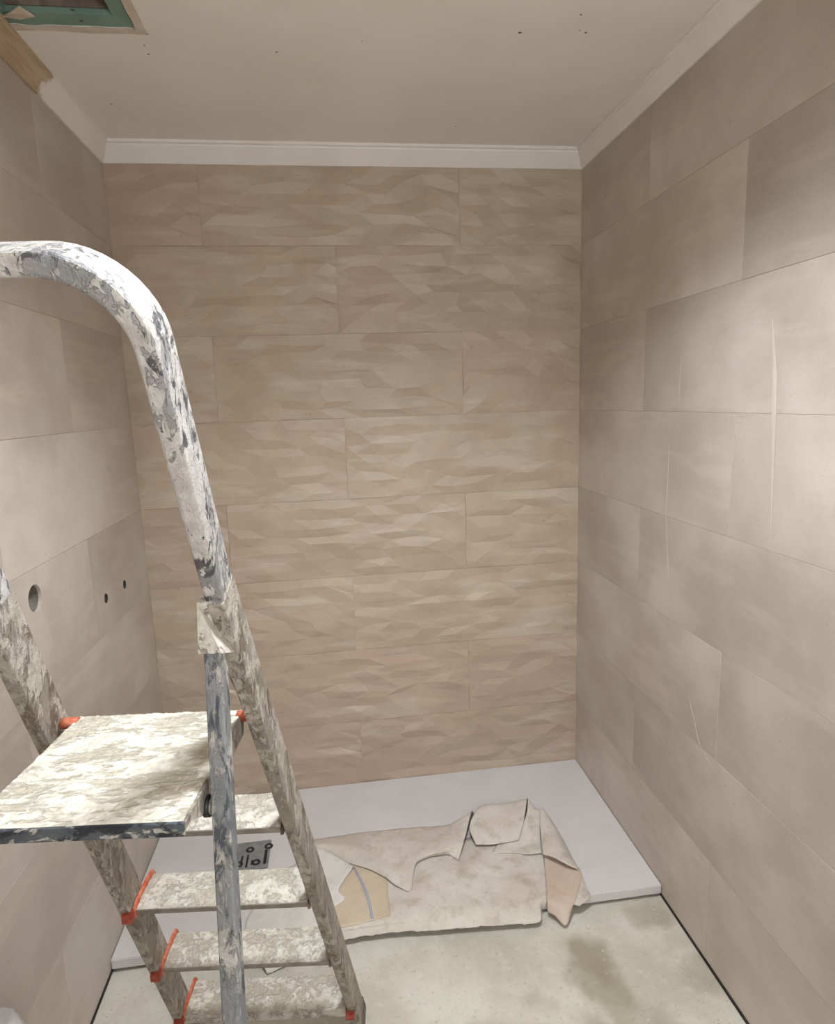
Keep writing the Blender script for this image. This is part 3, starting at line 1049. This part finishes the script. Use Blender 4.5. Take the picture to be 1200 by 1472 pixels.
def cloth_patch(key, name, mat, parent, amp=0.0016, nr=8, nc=8, ragged_hem=0.0, thick=0.0018):
    g = CLOTH[key]
    cols = [resample(r, nc) for r in g]
    m = len(cols[0])
    full = list(zip(*[resample([cols[j][i] for j in range(len(cols))], nr) for i in range(m)]))
    n = len(full)
    bm = bmesh.new()
    vs = []
    for j, row in enumerate(full):
        r_ = []
        for i, p in enumerate(row):
            q = p.copy()
            f = noise.noise((q.x * 26, q.y * 26, 1.7)) + 0.6 * noise.noise((q.x * 60, q.y * 60, 5.0)) + 0.9 * abs(noise.noise((q.x * 14 + q.y * 6, q.y * 17, 9.0)))
            cr_ = max(0.0, 1.0 - 2.2 * abs(noise.noise((q.x * 8 - q.y * 3, q.y * 6, 2.4)))) ** 4 + max(0.0, 1.0 - 2.2 * abs(noise.noise((q.x * 5 + q.y * 9, q.y * 4, 8.1)))) ** 4
            q.z += amp * (f + 1.1 * cr_)
            if ragged_hem and j == n - 1:
                q += Vector((0, 0.4, 1)) * ragged_hem * noise.noise((q.x * 90, q.y * 40, 3.0))
            q.z = max(q.z, 0.0028)
            if q.y > TRAY_Y - 0.003:
                q.z = max(q.z, TRAY_Z + 0.0026)
            r_.append(bm.verts.new(q))
        vs.append(r_)
    for j in range(n - 1):
        for i in range(m - 1):
            bm.faces.new((vs[j][i], vs[j][i + 1], vs[j + 1][i + 1], vs[j + 1][i]))
    bmesh.ops.recalc_face_normals(bm, faces=bm.faces)
    if sum(f.normal.z for f in bm.faces) < 0:
        bmesh.ops.reverse_faces(bm, faces=bm.faces)
    me = bpy.data.meshes.new(name)
    bm.to_mesh(me)
    bm.free()
    for p in me.polygons:
        p.use_smooth = True
    me.materials.append(mat)
    o = link(bpy.data.objects.new(name, me))
    o.parent = parent
    if parent is sheet:                                       # world-space verts, so cancel the Empty's place once
        o.matrix_parent_inverse = Matrix.Translation(-Vector(sheet.location))
    md = o.modifiers.new('thickness', 'SOLIDIFY')
    md.thickness = thick
    md.offset = -1
    return o


cloth_patch('base', 'ground_layer', M_cloth, sheet, 0.0028, 8, 8, 0.004)
cloth_patch('left', 'ground_layer', M_cloth_w, sheet, 0.0018, 8, 8, 0.004)
sp = cloth_patch('striped', 'striped_panel', M_cloth_tan, sheet, 0.0008)
cloth_patch('stripe', 'woven_stripe', M_stripe, sp, 0.0008, 8, 4, 0, 0.0008)
cloth_patch('white_flap', 'turned_flap', M_cloth_w, sheet, 0.001)
cloth_patch('roll', 'rolled_fold', M_cloth, sheet, 0.0016)
cloth_patch('flap_b', 'turned_flap', M_cloth, sheet, 0.001, 8, 8, 0.002)
cloth_patch('flap_a', 'turned_flap', M_cloth, sheet, 0.0012)
cloth_patch('hang', 'hanging_corner', M_cloth_pink, sheet, 0.001, 8, 8, 0.003)
cloth_patch('strip', 'hanging_corner', M_cloth, sheet, 0.0006)
cloth_patch('flap_c', 'turned_flap', M_cloth, sheet, 0.001)

# ------------------------------------------------------------------ white sack by the left wall
bm = bmesh.new()
n, m = 36, 26
rings = []
for j in range(m + 1):
    t = j / m
    zz = 0.002 + 0.535 * t
    pinch = 1.0 - 0.10 * t - 0.62 * max(0, t - 0.72) / 0.28 * 0.75
    ring = []
    for i in range(n):
        a = 2 * math.pi * i / n
        cx, cy = math.cos(a), math.sin(a)
        sx, sy = math.copysign(abs(cx) ** 0.6, cx) * 0.060 * pinch, math.copysign(abs(cy) ** 0.6, cy) * 0.100 * pinch
        d = 0.010 * noise.noise((cx * 2.2, cy * 2.2, zz * 14)) * (0.4 + t) + 0.010 * noise.noise((cx * 6, cy * 6, zz * 30)) * t * t
        ring.append(bm.verts.new((sx * (1 + d * 9), sy * (1 + d * 9), zz + (0.02 * noise.noise((cx * 4, cy * 4, 3)) if j == m else 0))))
    rings.append(ring)
for r0, r1 in zip(rings, rings[1:]):
    for i in range(n):
        bm.faces.new((r0[i], r0[(i + 1) % n], r1[(i + 1) % n], r1[i]))
bm.faces.new(rings[0][::-1])
bm.faces.new(rings[-1])
sack = bm_obj('plastic_sack', bm, M_bag, None, True)
sack.location = (XL + 0.073, 0.998, 0)
tag(sack, 'crumpled white plastic sack standing against the left wall', 'sack')

# ------------------------------------------------------------------ crumbs of plaster and mortar on the slab
bm = bmesh.new()
rc = random.Random(5)
for i in range(150):
    if i < 60:
        x, y = XR - 0.012 - abs(rc.gauss(0, 0.05)), rc.uniform(1.0, 1.62)
    elif i < 85:
        x, y = XL + 0.03 + abs(rc.gauss(0, 0.08)), rc.uniform(1.3, 1.60)
    else:
        x, y = rc.uniform(-0.5, 0.9), rc.uniform(0.9, 1.62)
    r = rc.uniform(0.0012, 0.0036)
    res = bmesh.ops.create_icosphere(bm, subdivisions=1, radius=r)
    for v in res['verts']:
        v.co = Vector((v.co.x * rc.uniform(0.7, 1.5) + x, v.co.y * rc.uniform(0.7, 1.5) + y, v.co.z * 0.6 + r * 0.5))
cr = bm_obj('floor_debris', bm, M_raw_edge)
tag(cr, 'scattered crumbs of plaster and mortar on the concrete floor', 'debris', kind='stuff')
